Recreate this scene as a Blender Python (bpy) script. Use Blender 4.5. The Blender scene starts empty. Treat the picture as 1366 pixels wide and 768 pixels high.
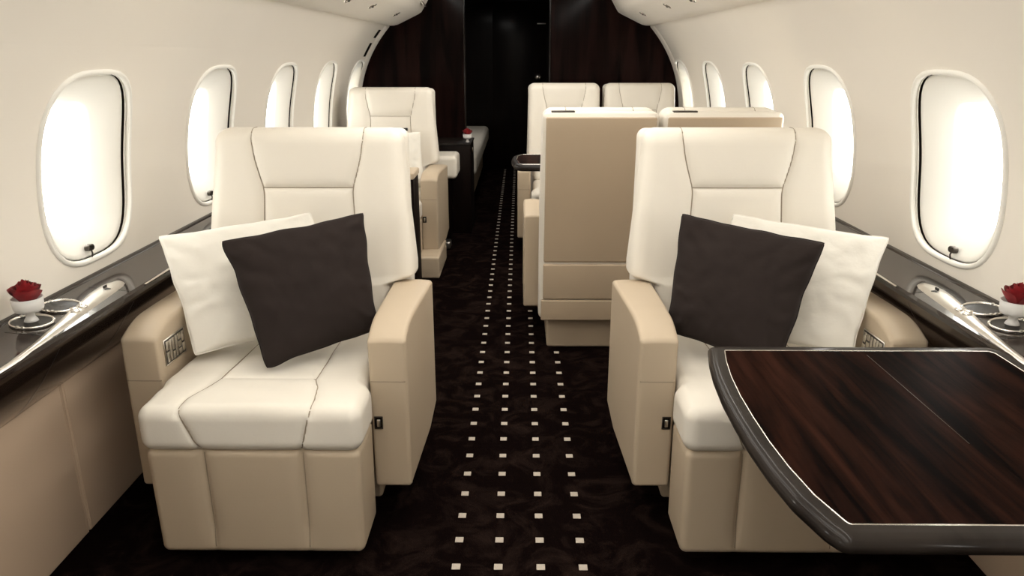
import bpy, bmesh, math, random
import numpy as np
from mathutils import Vector, Matrix, noise
random.seed(7)
SC = bpy.context.scene
COL = SC.collection
R = math.radians

# ------------------------------------------------------------------ camera, world, lights, exposure
cam_d = bpy.data.cameras.new('camera'); cam = bpy.data.objects.new('camera', cam_d); COL.objects.link(cam)
cam.location = (0, 0, 1.3)
cam.rotation_euler = (R(90) - math.atan(312 / 985), 0, 0.0097)
cam_d.sensor_width = 36; cam_d.lens = 985 / 1366 * 36; cam_d.clip_start = 0.02; cam_d.clip_end = 60
SC.camera = cam

SC.view_settings.view_transform = 'Standard'; SC.view_settings.look = 'None'
SC.view_settings.gamma = 1; SC.view_settings.use_curve_mapping = False
SC.view_settings.exposure = 0.16

W = bpy.data.worlds.new('daylight'); SC.world = W; W.use_nodes = True
W.node_tree.nodes['Background'].inputs[0].default_value = (1.0, 0.985, 0.95, 1)
W.node_tree.nodes['Background'].inputs[1].default_value = 8.0

def area(name, loc, rot, sx, sy, energy, col=(1, .965, .905)):
    l = bpy.data.lights.new(name, 'AREA'); l.shape = 'RECTANGLE'; l.size = sx; l.size_y = sy
    l.energy = energy; l.color = col
    o = bpy.data.objects.new(name, l); COL.objects.link(o); o.location = loc; o.rotation_euler = rot
    return o
area('ceiling_lamp_forward', (0, 0.6, 1.84), (0, 0, 0), .5, 2.4, 12)
area('ceiling_lamp_aft', (0, 3.7, 1.84), (0, 0, 0), .45, 3.2, 12)
area('aft_fill', (-.3, 7.3, 1.82), (0, 0, 0), .3, .8, 5)  # added fill light that brightens the divan and door knob, no fixture modelled
for s in (-1, 1):   # added unseen fill lights by the overhead panels, washing the opposite side wall
    area('wall_wash_fill', (s * .60, 2.2, 1.785), (0, R(62 * s), 0), .07, 5.8, 20)

# ------------------------------------------------------------------ materials
def mat(name, base, rough=.5, metal=0, coat=0, spec=.5, bump=None, var=None, sheen=0, trans=0, ior=1.45, coatr=.05):
    m = bpy.data.materials.new(name); m.use_nodes = True
    nt = m.node_tree; b = nt.nodes['Principled BSDF']
    b.inputs['Base Color'].default_value = (*base, 1); b.inputs['Roughness'].default_value = rough
    b.inputs['Metallic'].default_value = metal; b.inputs['Coat Weight'].default_value = coat
    b.inputs['Coat Roughness'].default_value = coatr
    b.inputs['Specular IOR Level'].default_value = spec; b.inputs['Sheen Weight'].default_value = sheen
    b.inputs['Transmission Weight'].default_value = trans; b.inputs['IOR'].default_value = ior
    tc = nt.nodes.new('ShaderNodeTexCoord')
    if var:      # (scale, amount)
        n = nt.nodes.new('ShaderNodeTexNoise'); n.inputs['Scale'].default_value = var[0]; n.inputs['Detail'].default_value = 4
        nt.links.new(tc.outputs['Object'], n.inputs['Vector'])
        r = nt.nodes.new('ShaderNodeValToRGB')
        a = var[1]
        r.color_ramp.elements[0].position = .3; r.color_ramp.elements[1].position = .7
        r.color_ramp.elements[0].color = (*[c * (1 - a) for c in base], 1)
        r.color_ramp.elements[1].color = (*[min(1, c * (1 + a)) for c in base], 1)
        nt.links.new(n.outputs['Fac'], r.inputs['Fac']); nt.links.new(r.outputs['Color'], b.inputs['Base Color'])
    if bump:     # list of (scale, strength, distance)
        prev = None
        for sc_, st, di in bump:
            n = nt.nodes.new('ShaderNodeTexNoise'); n.inputs['Scale'].default_value = sc_; n.inputs['Detail'].default_value = 3
            nt.links.new(tc.outputs['Object'], n.inputs['Vector'])
            bp = nt.nodes.new('ShaderNodeBump'); bp.inputs['Strength'].default_value = st; bp.inputs['Distance'].default_value = di
            nt.links.new(n.outputs['Fac'], bp.inputs['Height'])
            if prev: nt.links.new(prev.outputs['Normal'], bp.inputs['Normal'])
            prev = bp
        nt.links.new(prev.outputs['Normal'], b.inputs['Normal'])
    return m

def wood(name, axis, dark, light, gloss=.12, scale=1.0, stretch=(18, 1.2, 18), coat=1, ior=1.45):
    m = bpy.data.materials.new(name); m.use_nodes = True
    nt = m.node_tree; b = nt.nodes['Principled BSDF']
    tc = nt.nodes.new('ShaderNodeTexCoord'); mp = nt.nodes.new('ShaderNodeMapping')
    mp.inputs['Scale'].default_value = stretch
    nt.links.new(tc.outputs['Object'], mp.inputs['Vector'])
    n = nt.nodes.new('ShaderNodeTexNoise'); n.inputs['Scale'].default_value = scale; n.inputs['Detail'].default_value = 7
    n.inputs['Roughness'].default_value = .62; n.inputs['Distortion'].default_value = .6
    nt.links.new(mp.outputs['Vector'], n.inputs['Vector'])
    r = nt.nodes.new('ShaderNodeValToRGB')
    r.color_ramp.elements[0].position = .38; r.color_ramp.elements[0].color = (*dark, 1)
    r.color_ramp.elements[1].position = .68; r.color_ramp.elements[1].color = (*light, 1)
    nt.links.new(n.outputs['Fac'], r.inputs['Fac']); nt.links.new(r.outputs['Color'], b.inputs['Base Color'])
    b.inputs['Roughness'].default_value = .45; b.inputs['Coat Weight'].default_value = coat
    b.inputs['Coat Roughness'].default_value = gloss; b.inputs['Specular IOR Level'].default_value = .06; b.inputs['IOR'].default_value = ior
    return m

M = {}
LB = [(140, .12, .0015), (700, .12, .0006)]
M['ivory'] = mat('ivory_leather', (.75, .70, .615), .46, bump=LB, var=(3, .03), spec=.35)
M['tan'] = mat('beige_leather', (.50, .405, .295), .46, bump=LB, var=(3, .03), spec=.35)
M['shell'] = mat('taupe_leather', (.47, .37, .262), .5, bump=LB, var=(3, .03), spec=.3)
M['wall'] = mat('cream_wall_lining', (.83, .78, .70), .55, var=(1.2, .02), spec=.2)
M['reveal'] = mat('window_lining', (.86, .84, .78), .45, spec=.3)
M['lower'] = mat('beige_wall_leather', (.50, .375, .27), .55, bump=LB, spec=.25)
M['seam_shade'] = mat('shaded_seam_leather', (.30, .245, .18), .7)  # darkened leather tone standing in for the shade inside the seams
M['gap'] = mat('dark_gap', (.012, .009, .007), .9, spec=0)
M['white_cloth'] = mat('white_cloth', (.78, .745, .67), .9, bump=[(60, .25, .004), (900, .4, .0008)], sheen=.3)
M['dark_cloth'] = mat('dark_cloth', (.024, .0175, .0155), .9, bump=[(50, .25, .004), (900, .4, .0008)], sheen=.02, spec=.15)
M['chrome'] = mat('polished_metal', (.80, .77, .72), .16, metal=1)
M['brushed'] = mat('brushed_metal', (.74, .71, .66), .30, metal=1)
M['dark_metal'] = mat('dark_metal', (.10, .09, .08), .3, metal=1)
M['rose'] = mat('rose_petal', (.26, .008, .012), .55, sheen=.1, var=(60, .3))
M['leafgreen'] = mat('rose_calyx', (.03, .06, .015), .6)
M['glass'] = mat('frosted_glass', (.92, .90, .87), .3, trans=.35, ior=1.4)
M['black'] = mat('black_plastic', (.012, .011, .010), .35)
M['ledge'] = wood('ledge_veneer', 1, (.007, .004, .003), (.030, .018, .013), .07, 1.0, (22, 1.0, 22))
M['table_veneer'] = wood('table_veneer', 1, (.0022, .0011, .0009), (.027, .0095, .0058), .35, 1.0, (24, 1.8, 24), .0, 1.12)
M['table_edge'] = wood('table_edge_veneer', 1, (.012, .009, .0075), (.024, .019, .016), .10, 1.0, (8, 3, 8), .25)
M['partition'] = wood('partition_veneer', 2, (.0020, .0009, .0008), (.015, .0055, .0045), .12, 1.0, (11, 11, 1.1), .07, 1.2)
M['dark_panel'] = wood('dark_panel_veneer', 2, (.003, .0015, .0013), (.008, .004, .003), .2, 1.0, (9, 9, .9), .12)

def carpet():
    m = bpy.data.materials.new('brown_carpet'); m.use_nodes = True
    nt = m.node_tree; b = nt.nodes['Principled BSDF']; tc = nt.nodes.new('ShaderNodeTexCoord')
    n1 = nt.nodes.new('ShaderNodeTexNoise'); n1.inputs['Scale'].default_value = 7; n1.inputs['Detail'].default_value = 8; n1.inputs['Distortion'].default_value = 1.6
    n1.inputs['Roughness'].default_value = .65
    n2 = nt.nodes.new('ShaderNodeTexNoise'); n2.inputs['Scale'].default_value = 420; n2.inputs['Detail'].default_value = 2
    for n in (n1, n2): nt.links.new(tc.outputs['Object'], n.inputs['Vector'])
    r = nt.nodes.new('ShaderNodeValToRGB'); e = r.color_ramp.elements
    e[0].position = .47; e[0].color = (.0065, .0036, .0033, 1); e[1].position = .70; e[1].color = (.025, .0150, .0120, 1)
    nt.links.new(n1.outputs['Fac'], r.inputs['Fac'])
    mx = nt.nodes.new('ShaderNodeMix'); mx.data_type = 'RGBA'; mx.blend_type = 'MULTIPLY'; mx.inputs[0].default_value = .5
    nt.links.new(r.outputs['Color'], mx.inputs[6]); nt.links.new(n2.outputs['Fac'], mx.inputs[7])
    nt.links.new(mx.outputs[2], b.inputs['Base Color'])
    b.inputs['Roughness'].default_value = .95; b.inputs['Specular IOR Level'].default_value = .1; b.inputs['IOR'].default_value = 1.05
    bp = nt.nodes.new('ShaderNodeBump'); bp.inputs['Strength'].default_value = .6; bp.inputs['Distance'].default_value = .004
    nt.links.new(n2.outputs['Fac'], bp.inputs['Height']); nt.links.new(bp.outputs['Normal'], b.inputs['Normal'])
    return m
M['carpet'] = carpet()
M['dot'] = mat('carpet_dot', (.50, .44, .37), .9, bump=[(500, .5, .002)])

def pane_mat():
    m = bpy.data.materials.new('window_glass'); m.use_nodes = True
    nt = m.node_tree; nt.nodes.clear()
    o = nt.nodes.new('ShaderNodeOutputMaterial'); t = nt.nodes.new('ShaderNodeBsdfTransparent'); g = nt.nodes.new('ShaderNodeBsdfGlossy')
    g.inputs['Roughness'].default_value = .05
    mx = nt.nodes.new('ShaderNodeMixShader'); mx.inputs[0].default_value = .06
    t.inputs[0].default_value = (.98, .98, .96, 1)
    nt.links.new(t.outputs[0], mx.inputs[1]); nt.links.new(g.outputs[0], mx.inputs[2]); nt.links.new(mx.outputs[0], o.inputs[0])
    return m
M['pane'] = pane_mat()

# ------------------------------------------------------------------ mesh helpers
def obj(name, verts, faces, m, parent=None, smooth=True, fix=True, mi=None, loc=None, sharp=None):
    me = bpy.data.meshes.new(name)
    me.from_pydata([tuple(map(float, v)) for v in verts], [], [tuple(int(i) for i in f) for f in faces])
    if fix:
        bm = bmesh.new(); bm.from_mesh(me); bmesh.ops.recalc_face_normals(bm, faces=bm.faces); bm.to_mesh(me); bm.free()
    for mm in (m if isinstance(m, (list, tuple)) else [m]): me.materials.append(M[mm])
    if mi is not None: me.polygons.foreach_set('material_index', mi)
    if smooth:
        me.polygons.foreach_set('use_smooth', [True] * len(me.polygons))
        if sharp: me.set_sharp_from_angle(angle=R(sharp))
    o = bpy.data.objects.new(name, me); COL.objects.link(o)
    if parent is not None: o.parent = parent
    if loc is not None: o.location = loc
    return o

def thing(name, label, cat, loc=(0, 0, 0), rotz=0, group=None):
    o = bpy.data.objects.new(name, None); COL.objects.link(o); o.location = loc; o.rotation_euler = (0, 0, rotz)
    o['label'] = label; o['category'] = cat
    if group: o['group'] = group
    return o
def tag(o, label, cat, group=None):
    o['label'] = label; o['category'] = cat
    if group: o['group'] = group
    return o
def struct(o):
    o['kind'] = 'structure'; return o

class MB:
    def __init__(s): s.v = []; s.f = []; s.mi = []
    def add(s, v, f, mi=0):
        n = len(s.v); s.v += [tuple(p) for p in v]; s.f += [tuple(i + n for i in q) for q in f]; s.mi += [mi] * len(f)
        return s
    def build(s, name, m, parent=None, **k):
        return obj(name, s.v, s.f, m, parent, mi=s.mi if isinstance(m, (list, tuple)) else None, **k)

def axis_samples(h, r, res, seg=4):
    a = [math.tan(R(45) * i / seg) * r + (h - r) for i in range(seg + 1)]
    n = max(1, int(round(2 * (h - r) / res)))
    mid = list(np.linspace(-(h - r), h - r, n + 1))
    return np.array([-q for q in reversed(a)][:-1] + mid + a[1:])

def rbox(hx, hy, hz, r, res=.05, seg=4):
    """rounded box: verts, outward normals, quads"""
    h = np.array([hx, hy, hz]); r = min(r, hx, hy, hz) * .999
    S_ = [axis_samples(h[i], r, res, seg) for i in range(3)]
    key = {}; V = []; N = []; F = []
    def vid(p):
        k = (round(p[0], 6), round(p[1], 6), round(p[2], 6))
        if k in key: return key[k]
        p = np.array(p); c = np.clip(p, -(h - r), h - r); d = p - c; n = d / np.linalg.norm(d)
        V.append(c + n * r); N.append(n); key[k] = len(V) - 1
        return key[k]
    for ax in range(3):
        u, w = [(1, 2), (2, 0), (0, 1)][ax]
        for sgn in (-1, 1):
            A, B = S_[u], S_[w]
            g = np.empty((len(A), len(B)), int)
            for i, a in enumerate(A):
                for j, b in enumerate(B):
                    p = [0, 0, 0]; p[ax] = sgn * h[ax]; p[u] = a; p[w] = b; g[i, j] = vid(p)
            for i in range(len(A) - 1):
                for j in range(len(B) - 1):
                    q = (g[i, j], g[i + 1, j], g[i + 1, j + 1], g[i, j + 1])
                    F.append(q if sgn > 0 else q[::-1])
    return np.array(V), np.array(N), F

def bx(x0, x1, y0, y1, z0, z1, r=.004, res=.3, seg=2):
    v, n, f = rbox((x1 - x0) / 2, (y1 - y0) / 2, (z1 - z0) / 2, r, res, seg)
    return v + np.array([(x0 + x1) / 2, (y0 + y1) / 2, (z0 + z1) / 2]), f

def segdist(P, a, b):
    a = np.array(a); b = np.array(b); d = b - a; t = np.clip(((P - a) @ d) / (d @ d), 0, 1)
    return np.linalg.norm(P - (a + t[:, None] * d), axis=1)
def polydist(P, lines):
    D = np.full(len(P), 9.)
    for L in lines:
        for i in range(len(L) - 1): D = np.minimum(D, segdist(P, L[i], L[i + 1]))
    return D
def groove(D, w=.0035, d=.006, W_=.022, puff=.007):
    return d * np.exp(-(D / w) ** 2) + puff * np.exp(-(D / W_) ** 2)

def seam(name, P2, V, mask, lines, parent, r=.0018, step=.008, lift=0.0003, col='seam_shade'):
    """thin seam line in a shaded leather tone, following the finished surface; P2 = 2D chart of every vertex, V = 3D positions"""
    idx = np.where(mask)[0]; A = P2[idx]; B = V[idx]
    for L in lines:
        pts = []
        for i in range(len(L) - 1):
            a = np.array(L[i], float); b = np.array(L[i + 1], float); n = max(1, int(np.linalg.norm(b - a) / step))
            for k in range(n + (i == len(L) - 2)):
                q = a + (b - a) * k / n; d = np.linalg.norm(A - q, axis=1); o_ = np.argsort(d)[:4]
                if d[o_[0]] > .02: continue
                w = 1 / (d[o_] + 1e-4) ** 2; w /= w.sum(); off = (w[:, None] * B[o_]).sum(0)
                pts.append(off)
        if len(pts) > 2:
            # light smoothing
            Q = np.array(pts)
            for _ in range(2): Q[1:-1] = (Q[:-2] + 2 * Q[1:-1] + Q[2:]) / 4
            v, f = tube([tuple(p) for p in Q], r, 6); obj(name, v, f, col, parent)

def lathe(prof, seg=32, cap=True):
    v = []; f = []
    for r, z in prof:
        for i in range(seg):
            a = 2 * math.pi * i / seg; v.append((r * math.cos(a), r * math.sin(a), z))
    for j in range(len(prof) - 1):
        for i in range(seg):
            i2 = (i + 1) % seg; f.append((j * seg + i, j * seg + i2, (j + 1) * seg + i2, (j + 1) * seg + i))
    if cap:
        f.append(tuple(range(seg))[::-1]); f.append(tuple((len(prof) - 1) * seg + i for i in range(seg)))
    return v, f

def tube(pts, r, seg=8, closed=False):
    pts = [Vector(p) for p in pts]; n = len(pts); v = []; f = []
    for i, p in enumerate(pts):
        a = pts[(i - 1) % n] if (closed or i > 0) else p; b = pts[(i + 1) % n] if (closed or i < n - 1) else p
        t = (b - a).normalized(); up = Vector((0, 0, 1)) if abs(t.z) < .9 else Vector((1, 0, 0))
        u = t.cross(up).normalized(); w = t.cross(u).normalized()
        for k in range(seg):
            q = 2 * math.pi * k / seg; v.append(p + (u * math.cos(q) + w * math.sin(q)) * r)
    m = n if closed else n - 1
    for i in range(m):
        for k in range(seg):
            i2 = (i + 1) % n; k2 = (k + 1) % seg
            f.append((i * seg + k, i * seg + k2, i2 * seg + k2, i2 * seg + k))
    if not closed:
        f.append(tuple(range(seg))); f.append(tuple((n - 1) * seg + k for k in range(seg)))
    return v, f

def extrude_y(prof, y0, y1, s=1, cap=True, ny=1):
    n = len(prof); v = []; f = []
    for j in range(ny + 1):
        y = y0 + (y1 - y0) * j / ny
        v += [(s * x, y, z) for x, z in prof]
    for j in range(ny):
        for i in range(n):
            i2 = (i + 1) % n; f.append((j * n + i, j * n + i2, (j + 1) * n + i2, (j + 1) * n + i))
    if cap: f += [tuple(range(n)), tuple(ny * n + i for i in range(n))]
    return v, f

def xf(v, mtx): return [tuple(mtx @ Vector(p)) for p in v]

# ------------------------------------------------------------------ the cabin shell
zs_ = np.array([.60, .75, .9, 1.05, 1.243, 1.391, 1.505, 1.62]); xs_ = np.array([1.243, 1.245, 1.24, 1.222, 1.156, 1.072, .982, .86])
PC = np.polyfit(zs_, xs_, 4)
def WX(z): return float(np.polyval(PC, z)) if z > .62 else float(np.polyval(PC, .62))
def WN(z):
    d = (WX(z + .01) - WX(z - .01)) / .02; n = Vector((1, 0, -d)); return n.normalized()
Y0, YP, Y1 = -1.3, 5.9, 9.0
WC = [2.10 + .88 * k for k in range(-3, 5)]; CZ = .99; CA, CB = .44, .33

def outline(hw, hh, e, angs):
    return [(math.copysign(1, math.cos(a)) * 0 + hw * hh * 0 + math.cos(a) * (abs(math.cos(a) / hw) ** e + abs(math.sin(a) / hh) ** e) ** (-1 / e),
             math.sin(a) * (abs(math.cos(a) / hw) ** e + abs(math.sin(a) / hh) ** e) ** (-1 / e)) for a in angs]
ca = math.atan2(CB, CA)
ANG = []
for q0, q1 in ((-ca, ca), (ca, math.pi - ca), (math.pi - ca, math.pi + ca), (math.pi + ca, 2 * math.pi - ca)):
    ANG += [q0 + (q1 - q0) * i / 18 for i in range(18)]
def rectpt(a):
    t = min(CA / max(1e-9, abs(math.cos(a))), CB / max(1e-9, abs(math.sin(a)))); return (t * math.cos(a), t * math.sin(a))
OH, OV, OE = .228, .262, 3.2     # window opening

for s, side in ((-1, 'left'), (1, 'right')):
    b = MB()
    def P(y, z, off=0, s=s):
        n = WN(z); return (s * (WX(z) + n.x * off), y, z + n.z * off)
    NA = len(ANG)
    O = outline(OH, OV, OE, ANG); Q = [rectpt(a) for a in ANG]
    for yc in WC:
        rings = []
        for t in (0, .04, .12, .3, .6, 1):
            rings.append([P(yc + o[0] * (1 - t) + q[0] * t, CZ + o[1] * (1 - t) + q[1] * t) for o, q in zip(O, Q)])
        v = [p for r_ in rings for p in r_]; f = []
        for j in range(len(rings) - 1):
            for i in range(NA):
                i2 = (i + 1) % NA; f.append((j * NA + i, j * NA + i2, (j + 1) * NA + i2, (j + 1) * NA + i))
        b.add(v, f)
    def patch(ya, yb, za, zb, nz, ny=2):
        v = [P(ya + (yb - ya) * i / ny, za + (zb - za) * j / nz) for j in range(nz + 1) for i in range(ny + 1)]
        f = [(j * (ny + 1) + i, j * (ny + 1) + i + 1, (j + 1) * (ny + 1) + i + 1, (j + 1) * (ny + 1) + i) for j in range(nz) for i in range(ny)]
        b.add(v, f)
    ya, yb = WC[0] - CA, WC[-1] + CA
    if Y0 < ya: patch(Y0, ya, CZ - CB, CZ + CB, 14)
    patch(yb, Y1 + .1, CZ - CB, CZ + CB, 14)
    patch(min(Y0, ya), Y1 + .1, CZ + CB, 1.70, 14)
    b.add([(s * 1.243, -2.2, -.05), (s * 1.243, Y1 + .1, -.05), (s * WX(.66), Y1 + .1, CZ - CB), (s * WX(.66), -2.2, CZ - CB)], [(0, 1, 2, 3)])
    w = b.build('wall_' + side, 'wall', fix=False); struct(w)
    # beige leather lower panels, one seam between neighbours
    b = MB()
    sy = [-1.3, -.9, 0.0, .89, 1.79, 2.69, 3.59, 4.49, 5.39, 5.9]
    for a, c in zip(sy, sy[1:]):
        v, f = bx(1.222, 1.2425, a + .0025, c - .0025, .0, .475, .006, .3, 3); b.add([(s * p[0], p[1], p[2]) for p in v], f)
    for q in sy[1:-1]:
        for dq in (-.009, .009):
            v, f = tube([(s * 1.2215, q + dq, .005), (s * 1.2215, q + dq, .47)], .0016, 6); b.add(v, f)
    struct(b.build('trim_%d' % (1 if s < 0 else 2), 'lower', sharp=40))
    # stitched raised bands beside each seam
    # windows
    for k, yc in enumerate(WC):
        wt = bpy.data.objects.new('window_%d' % (k + 1 + (0 if s < 0 else len(WC))), None); COL.objects.link(wt)
        wt.location = P(yc, CZ); struct(wt)
        inv = Vector(wt.location)
        def ringpts(hw, hh, e, off, dz=0, dy=0):
            return [Vector(P(yc + dy + o[0], CZ + dz + o[1], off)) - inv for o in outline(hw, hh, e, ANG)]
        def loft(name, rings, m, cap=False):
            v = [p for r_ in rings for p in r_]; f = []
            for j in range(len(rings) - 1):
                for i in range(NA):
                    i2 = (i + 1) % NA; f.append((j * NA + i, j * NA + i2, (j + 1) * NA + i2, (j + 1) * NA + i))
            if cap:
                f.append(tuple((len(rings) - 1) * NA + i for i in range(NA)))
            return obj(name, v, f, m, wt, fix=False)
        loft('window_frame', [ringpts(OH + .008, OV + .008, OE, .001), ringpts(OH + .007, OV + .007, OE, -.005), ringpts(OH + .002, OV + .002, OE, -.008),
                              ringpts(OH - .004, OV - .004, OE, -.006), ringpts(OH - .006, OV - .006, OE, .002), ringpts(OH - .006, OV - .006, OE, .030)], 'reveal')
        loft('gasket', [ringpts(OH - .0055, OV - .0055, OE, .010), ringpts(OH - .0085, OV - .0058, OE, .011)], 'gap')
        loft('inner_band', [ringpts(OH - .0085, OV - .0058, OE, .011), ringpts(OH - .010, OV - .006, OE, .006), ringpts(OH - .016, OV - .0065, OE, .007)], 'reveal')
        loft('shadow_gap', [ringpts(OH - .0162, OV - .0066, OE, .0068), ringpts(OH - .0175, OV - .0068, OE, .034), ringpts(OH - .029, OV - .0069, OE, .036)], 'gap')
        pr = []
        for t in np.linspace(0, 1, 12):
            hw = (OH - .024) * (1 - t) + .122 * t; hh = (OV - .0072) * (1 - t) + .162 * t
            off = .006 + .058 * (t ** 1.25) if t > 0 else .011
            pr.append(ringpts(hw, hh, OE + .6 * t, off, dz=-.004 * t, dy=-.012 * t))
        pr.insert(0, ringpts(OH - .026, OV - .0075, OE, .034))
        pr.append(ringpts(.120, .160, OE + .6, .090, dz=-.004, dy=-.012))
        loft('window_reveal', pr, 'reveal')
        loft('pane', [ringpts(.124, .164, OE + .6, .078, dz=-.004, dy=-.012), ringpts(.01, .01, 2, .078, dz=-.004, dy=-.012)], 'pane', cap=True)
        # latch with its short pull at the foot of the reveal
        c = Vector(P(yc - .03, CZ - .226, .008)) - inv
        rot = Matrix.Translation(c) @ Matrix.Rotation(R(90) * s, 4, 'Y') @ Matrix.Rotation(0, 4, 'Z')
        b = MB()
        for dy in (-.006, .006):
            v, f = lathe([(.0015, -.012), (.008, -.012), (.0095, -.010), (.0095, .002)], 14); b.add(xf(v, rot @ Matrix.Translation((0, dy, 0))), f)
        v, f = tube([c + Vector((-s * .008, 0, -.004)), c + Vector((-s * .011, 0, -.016)), c + Vector((-s * .008, 0, -.028))], .0022, 6); b.add(v, f)
        b.build('window_latch', 'dark_metal', wt, sharp=40)

# floor with the dotted runner
b = MB()
v, f = bx(-1.26, 1.26, -2.2, Y1 + .1, -.05, 0, .001); b.add(v, f, 0)
for j in range(-2, 63):
    yy = 1.648 + .1141 * j
    for xx in (-.165, -.0525, .0605, .173):
        v, f = bx(xx - .0115, xx + .0115, yy - .0115, yy + .0115, -.002, .0012, .001, .1, 1); b.add(v, f, 1)
struct(b.build('floor', ['carpet', 'dot'], sharp=30))
# ceiling
prof = [(-1.0, 1.60), (-.86, 1.66), (-.6, 1.80), (-.3, 1.86), (0, 1.875), (.3, 1.86), (.6, 1.80), (.86, 1.66), (1.0, 1.60), (1.3, 1.6), (1.3, 1.95), (-1.3, 1.95), (-1.3, 1.6)]
v, f = extrude_y(prof, -2.2, YP + .03); struct(obj('ceiling', v, f, 'wall', sharp=40))
v, f = extrude_y(prof, YP + .03, Y1 + .1); struct(obj('trim_10', v, f, 'dark_panel', sharp=40))
# overhead side panels
for s, n in ((-1, 3), (1, 4)):
    pr = [(1.02, 1.499), (.985, 1.503), (.95, 1.504), (.922, 1.510), (.905, 1.517), (.76, 1.585), (.737, 1.600), (.722, 1.622), (.675, 1.70), (.655, 1.74), (.64, 1.80), (1.02, 1.80)]
    v, f = extrude_y(pr, Y0, YP + .02, s); struct(obj('trim_%d' % n, v, f, 'wall', sharp=25))
# forward wall behind the photographer
v, f = bx(-1.3, 1.3, -1.36, -1.3, 0, 1.95); struct(obj('wall_front', v, f, 'wall', sharp=40))
v, f = bx(-1.3, 1.3, Y1, Y1 + .06, 0, 1.95); struct(obj('wall_back', v, f, 'dark_panel', sharp=40))
# veneered partitions either side of the doorway
def clipx(z):
    return min(1.24, WX(z)) - .0 if z > .62 else 1.24
for s, xi, nm in ((-1, .422, 'wall_partition_left'), (1, .232, 'wall_partition_right')):
    prof = [(xi, 0)] + [(1.25, 0)] + [(WX(z) + .01, z) for z in np.linspace(.62, 1.60, 16)] + [(.62, 1.86), (xi, 1.88)]
    v, f = extrude_y(prof, YP, YP + .05, s); struct(obj(nm, v, f, 'partition', sharp=40))
    v, f = bx(xi - .006, xi + .004, YP - .006, YP + .056, 0, 1.87, .004)
    struct(obj('trim_%d' % (5 if s < 0 else 6), [(s * p[0], p[1], p[2]) for p in v], f, 'table_edge', sharp=40))
v, f = bx(-.42, .23, YP, YP + .05, 1.69, 1.9); struct(obj('trim_9', v, f, 'partition', sharp=40))
# arch trim where wall lining meets partition
for s, n in ((-1, 7), (1, 8)):
    zz = np.linspace(.66, 1.50, 24); v = []; f = []
    for z in zz:
        nrm = WN(z)
        for (dy, off) in ((YP - .16, -.001), (YP - .155, -.005), (YP - .01, -.006), (YP - .001, -.004), (YP - .001, .01)):
            v.append((s * (WX(z) + nrm.x * off), dy, z + nrm.z * off))
    for j in range(len(zz) - 1):
        for i in range(4): f.append((j * 5 + i, j * 5 + i + 1, j * 5 + 6 + i, j * 5 + 5 + i))
    struct(obj('trim_%d' % n, v, f, 'wall', fix=False, sharp=40))

# aft door with knob and latch
d = bpy.data.objects.new('door_1', None); COL.objects.link(d); d.location = (0, Y1 - .03, 0); struct(d)
v, f = bx(-.31, .31, 0, .028, .01, 1.78, .004); obj('door_panel', v, f, 'dark_panel', d, sharp=40)
v, f = lathe([(.004, 0), (.028, 0), (.03, .006), (.012, .012), (.011, .035), (.030, .045), (.036, .062), (.030, .082), (.012, .09)], 24)
o = obj('door_knob', xf(v, Matrix.Rotation(R(90), 4, 'X')), f, 'brushed', d); o.location = (.215, 0, 1.045)
v, f = bx(.20, .30, -.012, 0, 1.625, 1.637, .003); obj('latch_plate', v, f, 'brushed', d, sharp=40)

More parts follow.
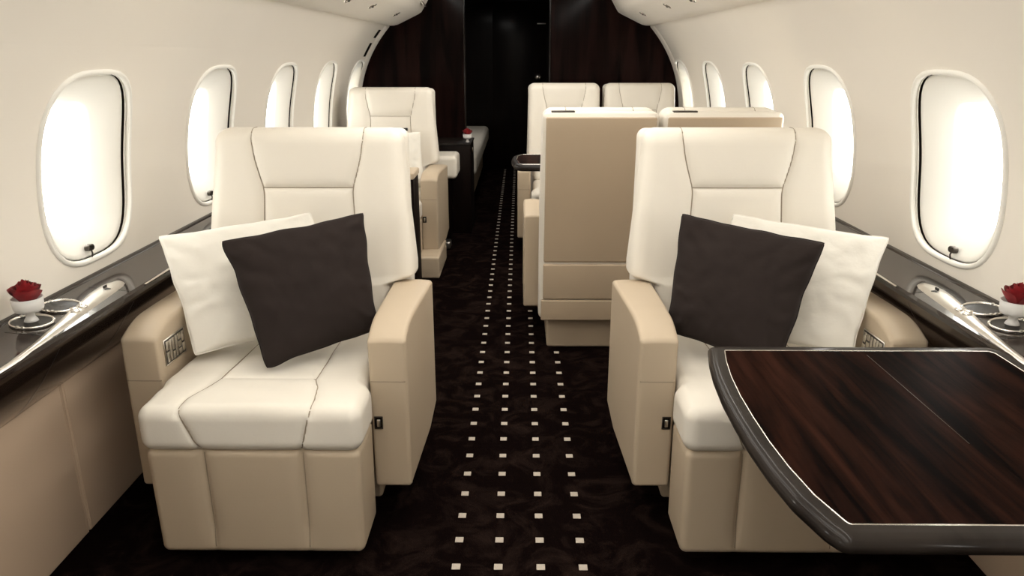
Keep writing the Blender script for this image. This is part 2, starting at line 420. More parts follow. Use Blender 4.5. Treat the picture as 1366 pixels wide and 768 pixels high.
# ------------------------------------------------------------------ side ledges
LT = .68
def ledge(s, side):
    t = thing('side_ledge', 'glossy dark veneer side ledge with cup holders running under the %s windows' % side, 'ledge', (0, Y0, 0))
    prof = [(1.243, .452), (1.232, .452), (1.222, .458), (1.180, .500), (1.135, .556), (1.098, .612), (1.080, .640), (1.073, .654), (1.074, .664), (1.082, .670),
            (1.229, .6837), (1.232, .688), (1.235, .690), (1.2425, .691)]
    v, f = extrude_y(prof, 0, YP - Y0 - .005, s)
    # cut recessed wells for cup holders later: holders sit proud of the veneer
    obj('ledge_body', v, f, 'ledge', t, sharp=28)
    # thin cross joints
    for yy in (.2, 1.06, 1.60, 1.95, 2.82, 3.7, 4.58):
        def zt(x): return .670 + (x - 1.082) / .118 * .011
        b = MB(); P_ = [(1.0725, .658), (1.082, .6706), (1.20, .6816)]
        vv = []; ff = []
        for x, z in P_: vv += [(s * x, yy - Y0, z + .0004), (s * x, yy - Y0 + .0022, z + .0004)]
        ff = [(0, 1, 3, 2), (2, 3, 5, 4)]
        obj('joint', vv, ff, 'black', t, fix=False)
        P_ = [(1.079, .6405), (1.097, .6125), (1.134, .5565), (1.179, .5005), (1.221, .4585)]
        vv = []
        for x, z in P_: vv += [(s * (x - .0006), yy - Y0, z - .0004), (s * (x - .0006), yy - Y0 + .0022, z - .0004)]
        obj('joint', vv, [(2 * i, 2 * i + 1, 2 * i + 3, 2 * i + 2) for i in range(4)], 'black', t, fix=False)
    # metal teardrop control strips, wide near the tip, tapering to a long tail at the ledge edge
    for ytip in (2.02, 3.02, 4.75):
        st = [(0, 1.140, 1.146), (.012, 1.125, 1.160), (.035, 1.117, 1.173), (.07, 1.112, 1.178), (.12, 1.108, 1.174), (.20, 1.102, 1.158), (.28, 1.096, 1.143),
              (.38, 1.088, 1.120), (.48, 1.082, 1.103), (.58, 1.077, 1.091), (.75, 1.0755, 1.084), (1.0, 1.0745, 1.079)]
        v = []; f = []
        for u, xa, xb in st:
            w = xb - xa
            for q in range(7):
                tt = q / 6; x = xa + w * tt; z = .6695 + max(0, (x - 1.082)) / .118 * .011
                h = .0075 * min(1, w / .03) * math.sin(math.pi * min(1, max(0, tt)) ) ** .6 if 0 < tt < 1 else -.002
                v.append((s * x, ytip - u - Y0, z + h))
        n = len(st)
        for j in range(n - 1):
            for q in range(6): f.append((j * 7 + q, j * 7 + q + 1, j * 7 + 8 + q, j * 7 + 7 + q))
        cp = obj('control_strip', v, f, 'brushed', t, fix=False)
        b = MB()
        for dy, dx in ((-.085, .012), ):
            vv, ff = bx(-.013, .013, -.009, .009, 0, .003, .002); b.add(xf(vv, Matrix.Translation((s * (1.132 + dx), ytip - .085 - Y0, .6795)) @ Matrix.Rotation(R(25 * s), 4, 'Z')), ff)
            vv, ff = bx(-.002, .002, -.002, .014, .002, .010, .0015); b.add(xf(vv, Matrix.Translation((s * (1.135 + dx), ytip - .085 - Y0, .6795))), ff)
        b.build('jack_socket', 'black', cp, sharp=40)
        b = MB()
        for i in range(3):
            vv, ff = lathe([(.001, 0), (.011, 0), (.011, .003), (.008, .005), (.003, .0052)], 16)
            b.add(xf(vv, Matrix.Translation((s * (1.121 + (i % 2) * .014), ytip - .235 - i * .017 - Y0, .6795))), ff)
        b.build('button', 'chrome', cp)
    # paired cup holders
    for yy in (1.667, 1.783, 3.45, 3.566):
        v, f = lathe([(.0465, .0), (.048, .003), (.0475, .006), (.0455, .0068), (.0440, .005), (.0435, .0025), (.043, -.004)], 40, cap=False)
        o = obj('cup_holder', v, f, 'chrome', t, fix=False, loc=(s * 1.178, yy - Y0, .680)); o.rotation_euler = (0, -s * .093, 0)
        v, f = lathe([(.0438, .0024), (.040, .0014), (.001, .0012)], 32, cap=False)
        obj('holder_well', v, f, 'black', o, fix=False)
        vv, ff = bx(.0425, .0485, -.003, .003, .002, .0078, .001, .1, 1)
        for a in (30, 150, 262, 278):
            l = obj('holder_lug', xf(vv, Matrix.Rotation(R(a), 4, 'Z')), ff, 'brushed', o, sharp=40)
    return t
ledge(-1, 'left'); ledge(1, 'right')
for s in (-1, 1):
    v, f = bx(-.02, .02, -.02, .02, 0, .012, .004)
    t = obj('power_outlet', v, f, 'dark_metal', sharp=40, loc=(s * 1.17, 3.12, .682)); t.rotation_euler = (0, 0, R(20))
    tag(t, 'small dark metal outlet on the %s side ledge beside the front seat back' % ('left' if s < 0 else 'right'), 'outlet')

# ------------------------------------------------------------------ seats
def seat_back(hb, top, res, t, shell=True):
    """back cushion; x width, y thickness, z height. Built in seat coordinates."""
    z0, z1 = .43, top; H = z1 - z0; hy = .060
    v, n, f = rbox(hb, hy, H / 2, .045, res, 5)
    zz = v[:, 2] + H / 2 + z0; k = hb / .30
    zs = top - .180
    seams = [[(-.178 * k, top + .02), (-.177 * k, top - .03), (-.172 * k, top - .07), (-.161 * k, top - .11), (-.148 * k, top - .15), (-.138 * k, zs), (-.136 * k, zs - .02), (-.136 * k, .3)],
             [(.178 * k, top + .02), (.177 * k, top - .03), (.172 * k, top - .07), (.161 * k, top - .11), (.148 * k, top - .15), (.138 * k, zs), (.136 * k, zs - .02), (.136 * k, .3)],
             [(-.138 * k, zs), (.138 * k, zs)]]
    P2 = np.stack([v[:, 0], zz], 1); D = polydist(P2, seams); T2 = v[:, :2].copy()
    fr = np.clip((-n[:, 1] - .1) / .4, 0, 1)
    topn = np.clip((n[:, 2] - .3) / .4, 0, 1)
    dis = groove(D, .0045, .0065, .018, .006) * fr
    dtop = groove(np.minimum(abs(v[:, 0] + .178 * k), abs(v[:, 0] - .178 * k)), .0032, .005, .02, .004) * topn * (1 - fr)
    v = v - n * (dis + dtop)[:, None]
    # stitched edge along the outer side of the bolsters
    sid = np.clip((abs(n[:, 0]) - .6) / .3, 0, 1)
    v = v - n * (.0025 * np.exp(-((v[:, 1] + .012) / .003) ** 2) * sid)[:, None]
    # headrest fuller
    xx = v[:, 0]; head = np.exp(-((zz - (top - .09)) / .10) ** 2) * np.exp(-(xx / (.16 * k)) ** 4)
    v[:, 1] -= .008 * head * fr
    bol = np.clip((abs(xx) - .14 * k) / (.14 * k), 0, 1)
    v[:, 1] -= .018 * bol * fr * np.clip((top - zz) / .25, 0, 1)
    # outline widening downwards, tucked in below the armrests
    g = np.clip((1.0 - zz) / .35, 0, 1); wide = 1 + (.125 if hb > .26 else .02) * g
    low = np.clip((.62 - zz) / .035, 0, 1); low = low * low * (3 - 2 * low)
    v[:, 0] = xx * (wide * (1 - low) + (.258 / .30) * low)
    # recline
    y = v[:, 1] + .060 + .615 + (zz - .45) * .16 - .02 * np.clip((zz - .9) / .2, 0, 1) * 0
    v[:, 1] = y; v[:, 2] = zz
    bk = obj('backrest', v, f, 'ivory', t)
    seam('seam', P2, v, (fr > .1), [[(a, min(b_, top - .004)) for a, b_ in L] for L in seams], bk)
    seam('seam', T2, v, n[:, 2] > .6, [[(sg * .178 * k, -.05), (sg * .178 * k, .05)] for sg in (-1, 1)], bk)
    # rear shell
    if shell:
        hs = hb * 1.0; zb = .15
        v, n, f = rbox(hs, .045, (top - .01 - zb) / 2, .03, .02 if res < .012 else .03, 4)
        zz = v[:, 2] + (top - .01 - zb) / 2 + zb
        r_ = np.clip((n[:, 1] - .3) / .4, 0, 1)
        ins = [[(-hs + .012, zb + .0), (-hs + .012, top - .024), (hs - .012, top - .024), (hs - .012, zb)], [(-hs, .42), (hs, .42)]]
        D = polydist(np.stack([v[:, 0], zz], 1), ins)
        v = v - n * (.004 * np.exp(-(D / .007) ** 2) * r_)[:, None]
        v[:, 0] *= 1 + .03 * np.clip((1 - zz) / .4, 0, 1)
        v[:, 1] = v[:, 1] + .795 + (np.maximum(zz, .45) - .45) * .115; v[:, 2] = zz
        sh = obj('back_shell', v, f, 'ivory', t)
        def yr(z): return .795 + .045 + (max(z, .45) - .45) * .115
        v, n, f = rbox(hs - .014, .008, (top - .030 - .425) / 2, .007, .05, 3)
        zz = v[:, 2] + (top - .030 + .425) / 2
        v[:, 1] = v[:, 1] + np.array([yr(z) for z in zz]) - .001; v[:, 2] = zz
        obj('rear_panel', v, f, 'shell', sh)
        v, f = bx(-hs + .012, hs - .012, yr(.3) - .006, yr(.3) + .012, .255, .415, .006, .1, 3); obj('seat_pocket', v, f, 'shell', sh)
        v, f = bx(-hs + .004, hs - .004, yr(.3) - .006, yr(.3) + .014, .155, .25, .006, .1, 3); obj('kick_panel', v, f, 'shell', sh)
        if hb > .26: return bk
        v, f = bx(hs * .45, hs * .85, .795 + .6 * .115 + .0, .795 + .6 * .115 + .03, top - .013, top - .006, .002, .1, 2); obj('top_handle', v, f, 'dark_metal', sh)
    return bk

def make_seat(name, label, group, loc, rotz, k=1.0, top=1.074, arms=(1, -1), inner=1, res=.0055, outboard_panel=True, arm_off=0.0):
    """faces -Y; arms: signs of x that carry an armrest; inner: sign of x on the aisle side"""
    t = thing(name, label, 'seat', loc, rotz, group)
    # leg rest
    v, n, f = rbox(.273 * k, .09, .153, .020, res, 4)
    z = v[:, 2] + .194; D = np.minimum(abs(v[:, 0] - .126 * k), abs(v[:, 0] + .126 * k))
    P2 = np.stack([v[:, 0].copy(), z], 1)
    fr = np.clip((-n[:, 1] - .3) / .4, 0, 1); tz = np.clip((z - .06) / .06, 0, 1) * .7 + .3
    v = v - n * (groove(D, .0055, .010, .022, .006) * fr * tz)[:, None]
    sid = np.clip((abs(n[:, 0]) - .6) / .3, 0, 1)
    v = v - n * (.002 * np.exp(-((v[:, 1] + .068) / .003) ** 2) * sid)[:, None]
    v[:, 0] *= .985 + .015 * np.clip((z - .05) / .3, 0, 1); v[:, 1] += .088 ; v[:, 2] = z
    o = obj('leg_rest', v, f, 'tan', t)
    seam('seam', P2, v, fr > .9, [[(-.126 * k, .06), (-.126 * k, .335)], [(.126 * k, .06), (.126 * k, .335)]], o, .0016)
    # cushion
    hl = .33
    v, n, f = rbox(.281 * k, hl, .062, .034, res, 6)
    P2 = v[:, :2].copy(); P2[:, 1] += hl; zl = v[:, 2].copy()
    up = np.clip((n[:, 2] - .1) / .4, 0, 1); fr = np.clip((-n[:, 1] - .2) / .4, 0, 1)
    seams = [[(-.174 * k, 0.0), (-.175 * k, .07), (-.130 * k, .20), (-.122 * k, .7)], [(.156 * k, 0.0), (.153 * k, .07), (.133 * k, .20), (.122 * k, .7)], [(-.130 * k, .20), (.133 * k, .20)]]
    D = polydist(P2, seams)
    d1 = groove(D, .0045, .006, .018, .005) * up
    xs = np.where(v[:, 0] < 0, .174, .156) * k - (.062 - v[:, 2]) / .124 * np.where(v[:, 0] < 0, .048, .030) * k          # seams run down the front face, drawing together
    D2 = np.minimum(abs(v[:, 0] - xs), abs(v[:, 0] + xs))
    d2 = groove(D2, .004, .005, .015, .003) * fr * (1 - up)
    v = v - n * (d1 + d2)[:, None]
    v[:, 2] += .005 * up * (1 - (v[:, 0] / (.281 * k)) ** 2)
    # soft creases in the leather where the seat is sat on
    cre = np.array([noise.noise(Vector((a * 9, b_ * 16, 3.3))) for a, b_ in P2]) * .0022 + np.array([noise.noise(Vector((a * 40, b_ * 22, 1.3))) for a, b_ in P2]) * .0006
    v[:, 2] += cre * up
    yy = v[:, 1] + hl
    nar = np.clip((yy - .15) / .04, 0, 1); v[:, 0] *= 1 - np.where(v[:, 0] * inner > 0, .075, -.04) * nar
    v[:, 2] += .404 - .020 * np.clip((yy - .1) / .5, 0, 1)
    v[:, 1] = yy - .012
    o = obj('seat_cushion', v, f, 'ivory', t)
    seam('seam', P2, v, up > .5, [[(a, max(b_, .02)) for a, b_ in L] for L in seams], o)
    PF = np.stack([P2[:, 0], zl], 1)
    seam('seam', PF, v, fr > .5, [[(-.172 * k, .055), (-.128 * k, -.055)], [(.156 * k, .055), (.128 * k, -.055)]], o, .0023)
    seat_back(.30 * k, top, res, t)
    # seat pan and plinth
    v, f = bx(-.255 * k, .255 * k, .05, .80, .14, .36, .01, .2, 2); obj('seat_pan', v, f, 'shell', t)
    v, f = bx(-.257 * k, .257 * k, .32, .79, .0, .15, .012, .2, 3); obj('plinth', v, f, 'tan', t)
    # armrests
    for a in arms:
        ax0 = (.265 if a == inner else .300) * k if k > .9 else .285 * k; ax1 = ax0 + (.103 if k > .9 else .085)
        cx = (ax0 + ax1) / 2; hx = (ax1 - ax0) / 2; L0, L1 = .195, .67
        v, n, f = rbox(hx, (L1 - L0) / 2, .2425, .011, .009 if res < .01 else .02, 4)
        z = v[:, 2] + .2425 + .12; y = v[:, 1] + (L0 + L1) / 2
        vert = 1 - np.clip((abs(n[:, 2]) - .5) / .3, 0, 1)
        outs = np.clip((n[:, 0] * a - .6) / .3, 0, 1); tp = np.clip((n[:, 2] - .6) / .3, 0, 1)
        v = v + n * (.0014 * np.exp(-((y - L0 - .012) / .003) ** 2) * outs)[:, None]
        v = v + n * (.0014 * np.exp(-((v[:, 0] * a - hx + .012) / .003) ** 2) * tp)[:, None]
        # rounded front top corner and gently falling top
        q = np.clip((z - .448) / .157, 0, 1); fy = np.clip((L0 + .13 - y) / .13, 0, 1)
        v[:, 2] = z - q * (.036 * fy ** 2.0 + .012 * np.clip((y - L0 - .2) / (L1 - L0), 0, 1))
        # crown across the width
        v[:, 2] -= q * .004 * (v[:, 0] / hx) ** 2
        v[:, 0] = v[:, 0] + a * cx + a * (.022 if a == inner and k > .9 else .0) * np.clip((y - L0) / (L1 - L0), 0, 1) * (v[:, 0] * a > 0)
        # lower rear corner swept up
        lo = np.clip((.24 - z) / .12, 0, 1); re = np.clip((y - .53) / .14, 0, 1)
        v[:, 2] += .04 * lo * re
        v[:, 1] = y
        ar = obj('armrest', v, f, 'tan', t)
        vv, ff = bx(a * cx - hx + .004, a * cx + hx - .004, L0 - .0006, L0 + .004, .4465, .4492, .0004, .1, 1); obj('cap_seam', vv, ff, 'seam_shade', ar)
        if a == inner or len(arms) == 1:
            xs_ = a * (ax0 + .020)
            b = MB()
            for q_ in ((-.012, .012, -.019, -.0155), (-.012, .012, .0155, .019), (-.012, -.0095, -.019, .019), (.0095, .012, -.019, .019)):
                vv, ff = bx(xs_ + q_[0], xs_ + q_[1], L0 - .003, L0 + .004, .324 + q_[2], .324 + q_[3], .001, .1, 1); b.add(vv, ff)
            sw = b.build('switch_plate', 'dark_metal', ar, sharp=40)
            vv, ff = bx(xs_ - .0095, xs_ + .0095, L0 - .001, L0 + .004, .3085, .3395, .001, .1, 1); obj('switch_back', vv, ff, 'gap', sw, sharp=40)
            vv, ff = bx(xs_ - .005, xs_ + .005, L0 - .0045, L0 + .002, .312, .334, .002, .1, 2); obj('switch_button', vv, ff, 'brushed', sw, sharp=40)
        elif outboard_panel:
            # metal control panel let into the inner face of the outboard armrest
            xi = a * ax0
            b = MB(); ya, yb, za, zb = .225, .345, .478, .550
            def para(y0, y1, z0, z1, dx, b, sk=.0):
                vv, ff = bx(-.0015, .0015 + dx, y0, y1, z0, z1, .001, .1, 1)
                vv = [(xi - a * p[0], p[1] + 0 * sk, p[2] - (p[1] - .285) * .03) for p in vv]; b.add(vv, ff)
            para(ya, yb, za, zb, .001, b)
            pl = b.build('control_panel', 'dark_metal', ar, sharp=40)
            for (y0, y1, z0, z1) in ((.230, .246, .484, .514), (.230, .246, .519, .545), (.251, .262, .484, .545), (.267, .279, .484, .505), (.267, .279, .510, .545),
                                     (.285, .296, .484, .545), (.301, .319, .484, .500), (.301, .319, .505, .522), (.301, .319, .527, .545), (.324, .339, .484, .510), (.324, .339, .515, .545)):
                b = MB(); para(y0, y1, z0, z1, .0045, b); b.build('panel_button', 'chrome', pl, sharp=40)
            v2, f2 = tube([(xi - a * .002, y_, z_ - (y_ - .285) * .03) for y_, z_ in ((ya, za), (yb, za), (yb, zb), (ya, zb))], .002, 6, True)
            obj('panel_rim', v2, f2, 'brushed', pl)
    return t

SL = make_seat('leather_seat', 'ivory leather armchair at front left carrying a dark and a white pillow', 'front facing cabin seats', (-.673, 1.645, 0), 0, inner=1)
SR = make_seat('leather_seat', 'ivory leather armchair at front right, partly behind the dark foreground table', 'front facing cabin seats', (.695, 1.65, 0), 0, inner=-1)
LO = .014
# second left seat
SC2 = make_seat('leather_seat', 'ivory seat behind the front left armchair, small white pillow on it', 'rear cabin seats', (-.850, 4.28, 0), 0, k=.93, top=1.09, arms=(1,), inner=1, res=LO)
v, f = bx(.06, .115, .652, .69, .818, .836, .004); obj('belt_guide', v, f, 'black', SC2, sharp=40)
# aft facing pair on the right, backs to the camera
SA = make_seat('leather_seat', 'beige seat back beside the aisle, seen from behind with its full rear panel', 'rear cabin seats', (.335, 3.985, 0), math.pi, k=.80, top=1.085, arms=(1,), inner=1, res=LO)
SB = make_seat('leather_seat', 'beige seat back seen from behind, nearer the right windows, mostly behind front right armchair', 'rear cabin seats', (.838, 3.985, 0), math.pi, k=.82, top=1.085, arms=(), res=LO)
SD = make_seat('leather_seat', 'far ivory seat nearest the aisle against the dark partition', 'rear cabin seats', (.315, 4.64, 0), 0, k=.84, top=1.105, arms=(-1,), inner=-1, res=LO)
SE = make_seat('leather_seat', 'far ivory seat against the dark partition, nearest the right windows', 'rear cabin seats', (.848, 4.64, 0), 0, k=.83, top=1.105, arms=(), res=LO)

# ------------------------------------------------------------------ pillows
def pillow(name, label, TL, TR, BR, BL, T, m, seed=0, group=None, bend=0.0, sag=.0):
    TL, TR, BR, BL = map(Vector, (TL, TR, BR, BL)); c = (TL + TR + BR + BL) / 4
    TL, TR = [c + (q - c) * 1.025 for q in (TL, TR)]
    N = 72; nrm = (TR - TL).cross(BL - TL).normalized()
    if nrm.y > 0: nrm = -nrm
    V = []; F = []
    def pos(i, j, sg):
        u = -1 + 2 * i / N; w = -1 + 2 * j / N
        u = math.copysign(abs(u) ** .85, u); w = math.copysign(abs(w) ** .85, w)
        pu = u * (1 - .06 * (1 - w ** 4) * abs(u) ** 1.5 + .022 * noise.noise(Vector((w * 3, seed, u)))); pw = w * (1 - .06 * (1 - u ** 4) * abs(w) ** 1.5 + .022 * noise.noise(Vector((u * 3, seed + 5, w))))
        cs = 1 - .045 * (abs(u * w)) ** 8; pu *= cs; pw *= cs
        a = (pu + 1) / 2; b_ = (1 - pw) / 2
        p = (TL * (1 - a) + TR * a) * (1 - b_) + (BL * (1 - a) + BR * a) * b_
        th = T * (max(0, 1 - u * u) ** .38) * (max(0, 1 - w * w) ** .38) * (.80 + .20 * (1 - u * u) * (1 - w * w))
        th *= 1 - .12 * w
        edge = max(abs(u), abs(w)); crn = abs(u) ** 2 * abs(w) ** 2
        q = Vector((u * 2.1 + seed, w * 2.1, seed * 1.7)); nz = noise.noise(q)
        # creases running out of the corners and along the edges
        ang = math.atan2(abs(w), abs(u)); cr = math.sin(ang * 14 + seed + 3 * noise.noise(Vector((u * 3, w * 3, seed)))) * (.3 + crn) * max(0, edge - .45) * (1 - edge ** 6)
        th += T * .13 * nz * (1 - edge ** 4)
        th += T * .34 * cr + T * .05 * noise.noise(Vector((u * 6 + seed, w * 5, 2.2))) * (1 - edge ** 4)
        p = p + nrm * sg * th
        p += nrm * bend * (u * u - .3)
        return p
    for sg in (1, -1):
        off = len(V)
        for j in range(N + 1):
            for i in range(N + 1): V.append(pos(i, j, sg))
        for j in range(N):
            for i in range(N):
                a = off + j * (N + 1) + i; F.append((a, a + 1, a + N + 2, a + N + 1) if sg > 0 else (a, a + N + 1, a + N + 2, a + 1))
    V = [p - c for p in V]
    o = obj(name, V, F, m, None, fix=False, loc=c)
    bm = bmesh.new(); bm.from_mesh(o.data); bmesh.ops.remove_doubles(bm, verts=bm.verts, dist=.0004); bmesh.ops.recalc_face_normals(bm, faces=bm.faces); bm.to_mesh(o.data); bm.free()
    # piped seam round the edge
    E_ = []
    for i in range(0, N): E_.append(pos(i, 0, 0))
    for j in range(0, N): E_.append(pos(N, j, 0))
    for i in range(N, 0, -1): E_.append(pos(i, N, 0))
    for j in range(N, 0, -1): E_.append(pos(0, j, 0))
    v, f = tube([p - c for p in E_[::2]], .0022, 6, True)
    obj('piping', v, f, m, o)
    return tag(o, label, 'pillow', group)
def mx(p): return (.018 - p[0], p[1], p[2])
dk = [(-.824, 1.975, .809), (-.461, 2.155, .852), (-.413, 2.06, .512), (-.687, 1.838, .478)]
wh = [(-1.059, 2.10, .791), (-.653, 2.275, .826), (-.52, 2.17, .50), (-.924, 1.925, .478)]
pillow('pillow', 'white linen pillow on the front left armchair, behind the dark one', *wh, .062, 'white_cloth', 1.3, 'pillows on the front armchairs')
pillow('pillow', 'dark brown square pillow propped on the front left armchair', *dk, .062, 'dark_cloth', 4.1, 'pillows on the front armchairs')
w2 = [mx(wh[1]), mx(wh[0]), mx(wh[3]), mx(wh[2])]; d2 = [mx(dk[1]), mx(dk[0]), mx(dk[3]), mx(dk[2])]
pillow('pillow', 'white linen pillow on the front right armchair, behind the dark one', *w2, .062, 'white_cloth', 7.7, 'pillows on the front armchairs')
pillow('pillow', 'dark brown square pillow propped on the front right armchair', *d2, .062, 'dark_cloth', 9.2, 'pillows on the front armchairs')
pillow('pillow', 'small white pillow on the seat behind the front left armchair', (-.95, 4.86, .82), (-.64, 4.86, .82), (-.61, 4.74, .50), (-.97, 4.74, .50), .05, 'white_cloth', 2.2)

# ------------------------------------------------------------------ foreground table
def rounded(pts, r, n=5):
    out = []
    for i, p in enumerate(pts):
        a, c = Vector(pts[i - 1]), Vector(pts[(i + 1) % len(pts)]); p = Vector(p)
        rr = min(r, (a - p).length * .45, (c - p).length * .45)
        u = p + (a - p).normalized() * rr; w = p + (c - p).normalized() * rr
        for k in range(n + 1):
            q = k / n; out.append((u * (1 - q) ** 2 + p * 2 * q * (1 - q) + w * q * q))
    return out
def inset(pts, d):
    n = len(pts); out = []
    for i in range(n):
        p = pts[i]; a = (p - pts[i - 1]).normalized(); b_ = (pts[(i + 1) % n] - p).normalized()
        na = Vector((-a.y, a.x)); nb = Vector((-b_.y, b_.x)); m = (na + nb).normalized()
        out.append(p + m * (d / max(.35, m.dot(na))))
    return out
def table(name, label, pts, ztop, th, rim, loc, seam_=None, fine=True):
    t = thing(name, label, 'table', loc)
    A = sum(pts[i - 1].x * pts[i].y - pts[i].x * pts[i - 1].y for i in range(len(pts)))
    if A < 0: pts = pts[::-1]
    rr, nn = (.010, 4) if fine else (.03, 4)
    R0 = rounded(inset(pts, rim), .004, nn)
    rings = []
    for d, z in ((rim, ztop), (rim * .6, ztop - .0003), (rim * .25, ztop - .0015), (.004, ztop - .005), (.0, ztop - .012), (0, ztop - th + .010), (.003, ztop - th + .003), (.010, ztop - th)):
        rings.append([(p.x, p.y, z) for p in rounded(inset(pts, d), rr if d < rim else .004, nn)])
    n = len(R0); v = [p for r_ in rings for p in r_]; f = []
    for j in range(len(rings) - 1):
        for i in range(n):
            i2 = (i + 1) % n; f.append((j * n + i, j * n + i2, (j + 1) * n + i2, (j + 1) * n + i))
    f.append(tuple((len(rings) - 1) * n + i for i in range(n)))
    obj('table_edge', v, f, 'table_edge', t, sharp=50)
    v = [(p.x, p.y, z) for z in (ztop - .006, ztop + .0003) for p in R0]
    f = [(i, (i + 1) % n, n + (i + 1) % n, n + i) for i in range(n)] + [tuple(range(n, 2 * n))]
    top = obj('table_top', v, f, 'table_veneer', t, smooth=False)
    v, f = tube([(p.x, p.y, ztop + .0002) for p in R0], .0014 if fine else .002, 6, True); obj('inlay_strip', v, f, 'chrome', t)
    if seam_:
        x, ya, yb = seam_; v, f = bx(x - .0004, x + .0004, ya, yb, ztop + .0001, ztop + .0006, .0002, .5, 1); obj('leaf_joint', v, f, 'dark_metal', top)
    return t
tx, ty = .75, 1.15
outl = [(.423, 1.537), (.405, 1.45), (.394, 1.37), (.387, 1.28), (.385, 1.19), (.386, 1.10), (.391, 1.02), (.402, .94), (.422, .870), (.438, .842),
        (1.066, .842), (1.066, 1.50), (1.045, 1.537)]
T1 = table('folding_table', 'dark veneer table with chrome inlay line in the right foreground', [Vector((x - tx, y - ty)) for x, y in outl], .682, .028, .034, (tx, ty, 0), (0.0, -.05, .33))
v, f = bx(.02, .30, -.20, .22, .615, .647, .008); obj('table_hinge', v, f, 'black', T1, sharp=40)
v, f = bx(.22, .315, -.10, .12, .56, .63, .01); obj('support_arm', v, f, 'dark_metal', T1, sharp=40)

# table between the facing pairs
outl = [(-.035, 4.16), (-.045, 4.24), (-.04, 4.40), (.0, 4.50), (1.066, 4.50), (1.066, 4.02), (.0, 4.02), (-.03, 4.08)]
T2 = table('club_table', 'dark glossy table between the facing seats on the right', [Vector((x - .5, y - 4.26)) for x, y in outl], .725, .035, .03, (.5, 4.26, 0), None, False)
v, f = bx(.40, .56, -.12, .12, .05, .65, .02); obj('pedestal', v, f, 'table_edge', T2, sharp=40)
v, f = bx(.0, .564, -.18, .18, .0, .05, .01); obj('pedestal_foot', v, f, 'table_edge', T2, sharp=40)

# ------------------------------------------------------------------ roses in glass cups
def rose(loc, label, seed):
    random.seed(seed); b = MB()
    for k in range(19):
        layer = k / 18; a0 = k * 2.4 + random.uniform(-.2, .2)
        r0 = .005 + .024 * layer; h = .052 - .014 * layer; wid = 1.15 if k > 3 else 1.6
        v = []; nI, nJ = 9, 7
        for j in range(nJ):
            t = j / (nJ - 1)
            for i in range(nI):
                u = (i / (nI - 1) - .5) * 2
                rr = r0 * (.35 + .75 * math.sin(min(1, t * 1.15) * math.pi / 2)) + .0055 * layer * max(0, t - .55) ** 1.2 * 3.0
                a = a0 + u * wid * (1 - .18 * t * t)
                z = h * t * (1 - .16 * u * u * t) + .0015 * math.sin(u * 5 + k)
                v.append((rr * math.cos(a), rr * math.sin(a), z - .006 * layer))
        f = [(j * nI + i, j * nI + i + 1, (j + 1) * nI + i + 1, (j + 1) * nI + i) for j in range(nJ - 1) for i in range(nI - 1)]
        b.add(v, f)
    t = thing('rose', label, 'flower', loc)
    b.build('bloom', 'rose', t, fix=False)
    v, f = lathe([(.002, -.03), (.003, -.012), (.013, -.006), (.018, .001), (.010, .002)], 12); obj('calyx', v, f, 'leafgreen', t)
def vase(loc, label):
    v, f = lathe([(.012, 0), (.016, .001), (.014, .006), (.010, .012), (.010, .022), (.016, .026), (.030, .028), (.0325, .034), (.034, .060), (.0325, .060), (.031, .038), (.028, .032), (.004, .030)], 32, cap=False)
    return tag(obj('flower_cup', v, f, 'glass', None, fix=False, loc=loc), label, 'cup')
vase((-1.178, 1.667, .6845), 'frosted glass flower cup in the left ledge cup holder')
rose((-1.178, 1.667, .737), 'dark red rose bloom in the cup on the left ledge', 3)
vase((1.178, 1.667, .6845), 'frosted glass flower cup in the right ledge cup holder')
rose((1.178, 1.667, .737), 'dark red rose bloom in the cup on the right ledge', 5)

# ------------------------------------------------------------------ aft left furniture
# low dark cabinet in front of the left partition
cb = thing('cabinet', 'low dark glossy cabinet standing against the left partition by the aisle', 'cabinet', (-.71, 5.68, 0))
v, f = bx(-.34, .35, -.20, .215, 0, .66, .006); obj('cabinet_body', v, f, 'dark_panel', cb, sharp=40)
v, f = bx(-.345, .355, -.205, .215, .66, .674, .004); obj('cabinet_top', v, f, 'table_edge', cb, sharp=40)
v, f = bx(.352, .359, -.02, .0, .59, .625, .002); obj('latch', v, f, 'chrome', cb, sharp=40)
# bench cushion on a dark base
bn = thing('side_bench', 'cream cushioned bench block on dark base behind the second left seat', 'bench', (-.66, 5.30, 0))
v, n, f = rbox(.21, .15, .080, .030, .02, 5); v[:, 2] += .545; v[:, 0] += .015; D = abs(v[:, 1] + .09); v -= n * (.004 * np.exp(-(D / .006) ** 2))[:, None]
obj('bench_cushion', v, f, 'ivory', bn)
v, f = bx(-.18, .16, -.14, .14, 0, .468, .01); obj('bench_base', v, f, 'dark_panel', bn, sharp=40)
b = MB()
for q in ((-.02, -.014, .30, .36), (.004, .01, .30, .36), (-.02, .01, .30, .306), (-.02, .01, .354, .36)):
    v, f = bx(.13 + q[0], .13 + q[1], -.145, -.139, q[2] + .08, q[3] + .08, .001, .1, 1); b.add(v, f)
b.build('socket_frame', 'brushed', bn, sharp=40)
# floor fitting
v, f = bx(-.022, .022, -.05, .05, 0, .05, .01); o = obj('floor_fitting', v, f, 'brushed', sharp=40, loc=(-.50, 5.05, 0)); tag(o, 'small metal fitting on the carpet beside the second left seat', 'fitting')
# seat track box under second seat's aisle armrest
v, f = bx(-.065, .065, -.22, .25, 0, .135, .015, .1, 4); o = obj('floor_box', v, f, 'tan', loc=(-.545, 4.50, 0)); tag(o, 'low beige leather box on the floor beneath the second left seat armrest', 'box')
# small red bloom on cabinet
vase((-.385, 5.56, .675), 'tiny pale cup on the low dark cabinet by the aisle')
rose((-.385, 5.56, .728), 'tiny red bloom on the low dark cabinet by the aisle', 9)
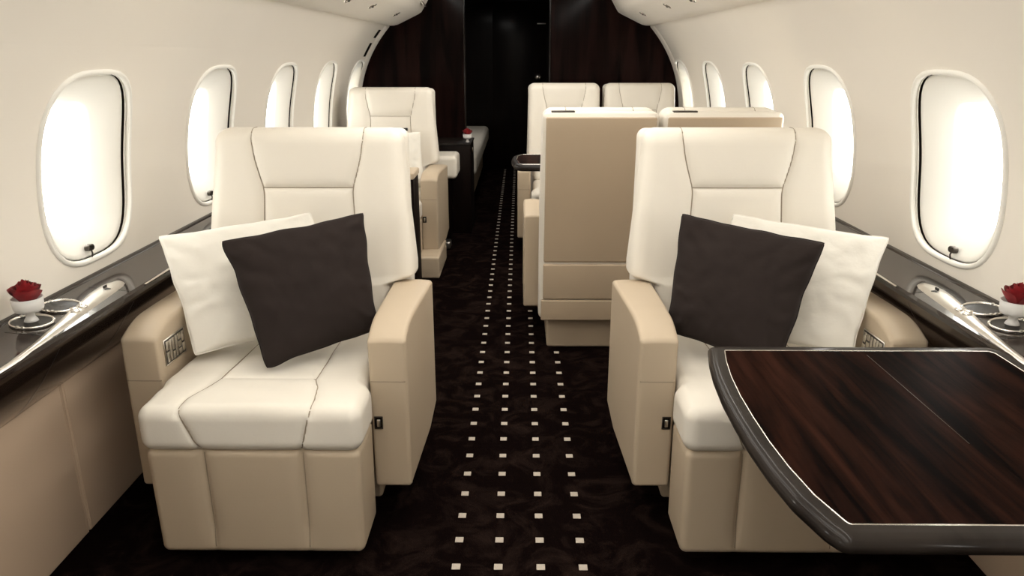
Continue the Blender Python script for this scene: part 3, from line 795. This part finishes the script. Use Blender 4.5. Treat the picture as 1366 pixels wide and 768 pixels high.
# slim dark side panel between the first and second left seats
sp = thing('side_cabinet', 'slim dark cabinet with beige top between the two left seats', 'cabinet', (-.727, 3.75, 0))
v, f = bx(-.20, .20, -.10, .10, 0, .705, .006); obj('cabinet_body', v, f, 'dark_panel', sp, sharp=40)
v, f = bx(-.20, .205, -.105, .105, .705, .738, .008, .1, 3); obj('cabinet_top', v, f, 'tan', sp)
# divan seen through the doorway
dv = thing('divan', 'cream divan along the left side beyond the dark doorway', 'sofa', (-.72, 7.55, 0))
v, n, f = rbox(.345, 1.32, .09, .05, .04, 5); v[:, 2] += .405; v[:, 0] += .015
obj('divan_cushion', v, f, 'ivory', dv)
v, f = bx(-.31, .285, -1.30, 1.30, 0, .315, .02, .2, 3); obj('divan_base', v, f, 'tan', dv)
v, n, f = rbox(.08, 1.3, .22, .05, .06, 4); v[:, 2] += .70; v[:, 0] -= .27; obj('divan_back', v, f, 'ivory', dv)

# ------------------------------------------------------------------ overhead lights and vents
def panel_pt(s, x, y):
    z = 1.517 + (.905 - x) / .145 * .068
    return Vector((s * x, y, z))
ang0 = math.atan2(.068, .145)
def downlight(s, x, y, label, kind='reading_light'):
    t = thing(kind, label, 'light' if kind == 'reading_light' else 'air vent', panel_pt(s, x, y), 0, 'overhead fittings')
    rot = Matrix.Rotation(s * ang0, 4, 'Y')
    v, f = lathe([(.014, -.001), (.016, -.005), (.026, -.004), (.028, .001), (.028, .004)], 24, cap=False); obj('bezel', xf(v, rot), f, 'chrome' if kind == 'reading_light' else 'brushed', t, fix=False)
    v, f = lathe([(.015, -.002), (.012, .002), (.001, .003)], 20, cap=False); obj('lens', xf(v, rot), f, 'gap', t, fix=False)
    v, f = lathe([(.001, -.010), (.006, -.008), (.008, .0)], 12, cap=False); obj('nozzle', xf(v, rot), f, 'dark_metal', t, fix=False)
for s, sd in ((-1, 'left'), (1, 'right')):
    downlight(s, .823, 5.25, 'round chrome light in the %s overhead panel, nearest the partition' % sd)
    downlight(s, .823, 4.40, 'round chrome light in the %s overhead panel, second from the partition' % sd)
    downlight(s, .833, 3.84, 'round chrome light in the %s overhead panel, nearest the top of the photo' % sd)
v, f = bx(-.03, .03, -.07, .07, -.004, .004, .002); o = obj('speaker_grille', xf(v, Matrix.Rotation(R(58), 4, 'Y')), f, 'brushed', loc=(-.700, 5.68, 1.655), sharp=40)
b = MB()
for i in range(6):
    v, f = bx(-.022, .022, -.055 + i * .02, -.047 + i * .02, -.006, -.003, .001, .1, 1); b.add(xf(v, Matrix.Rotation(R(58), 4, 'Y')), f)
b.build('slot', 'gap', o, sharp=40)
tag(o, 'small slotted grille on the left overhead panel edge near the partition', 'grille')
for z, hh in ((1.44, .035), (1.33, .055)):
    n = WN(z)
    v, f = bx(-.003, .003, -.035, .035, -hh, hh, .002); a = math.atan2(n.z, n.x)
    tag(obj('wall_slot', [( -p[0], p[1], p[2]) for p in xf(v, Matrix.Rotation(-a, 4, 'Y'))], f, 'gap', loc=(-(WX(z) - n.x * .001), 5.66, z - n.z * .001), sharp=40),
        ('upper short' if hh < .04 else 'lower long') + ' dark slot in the left wall trim by the partition', 'vent')
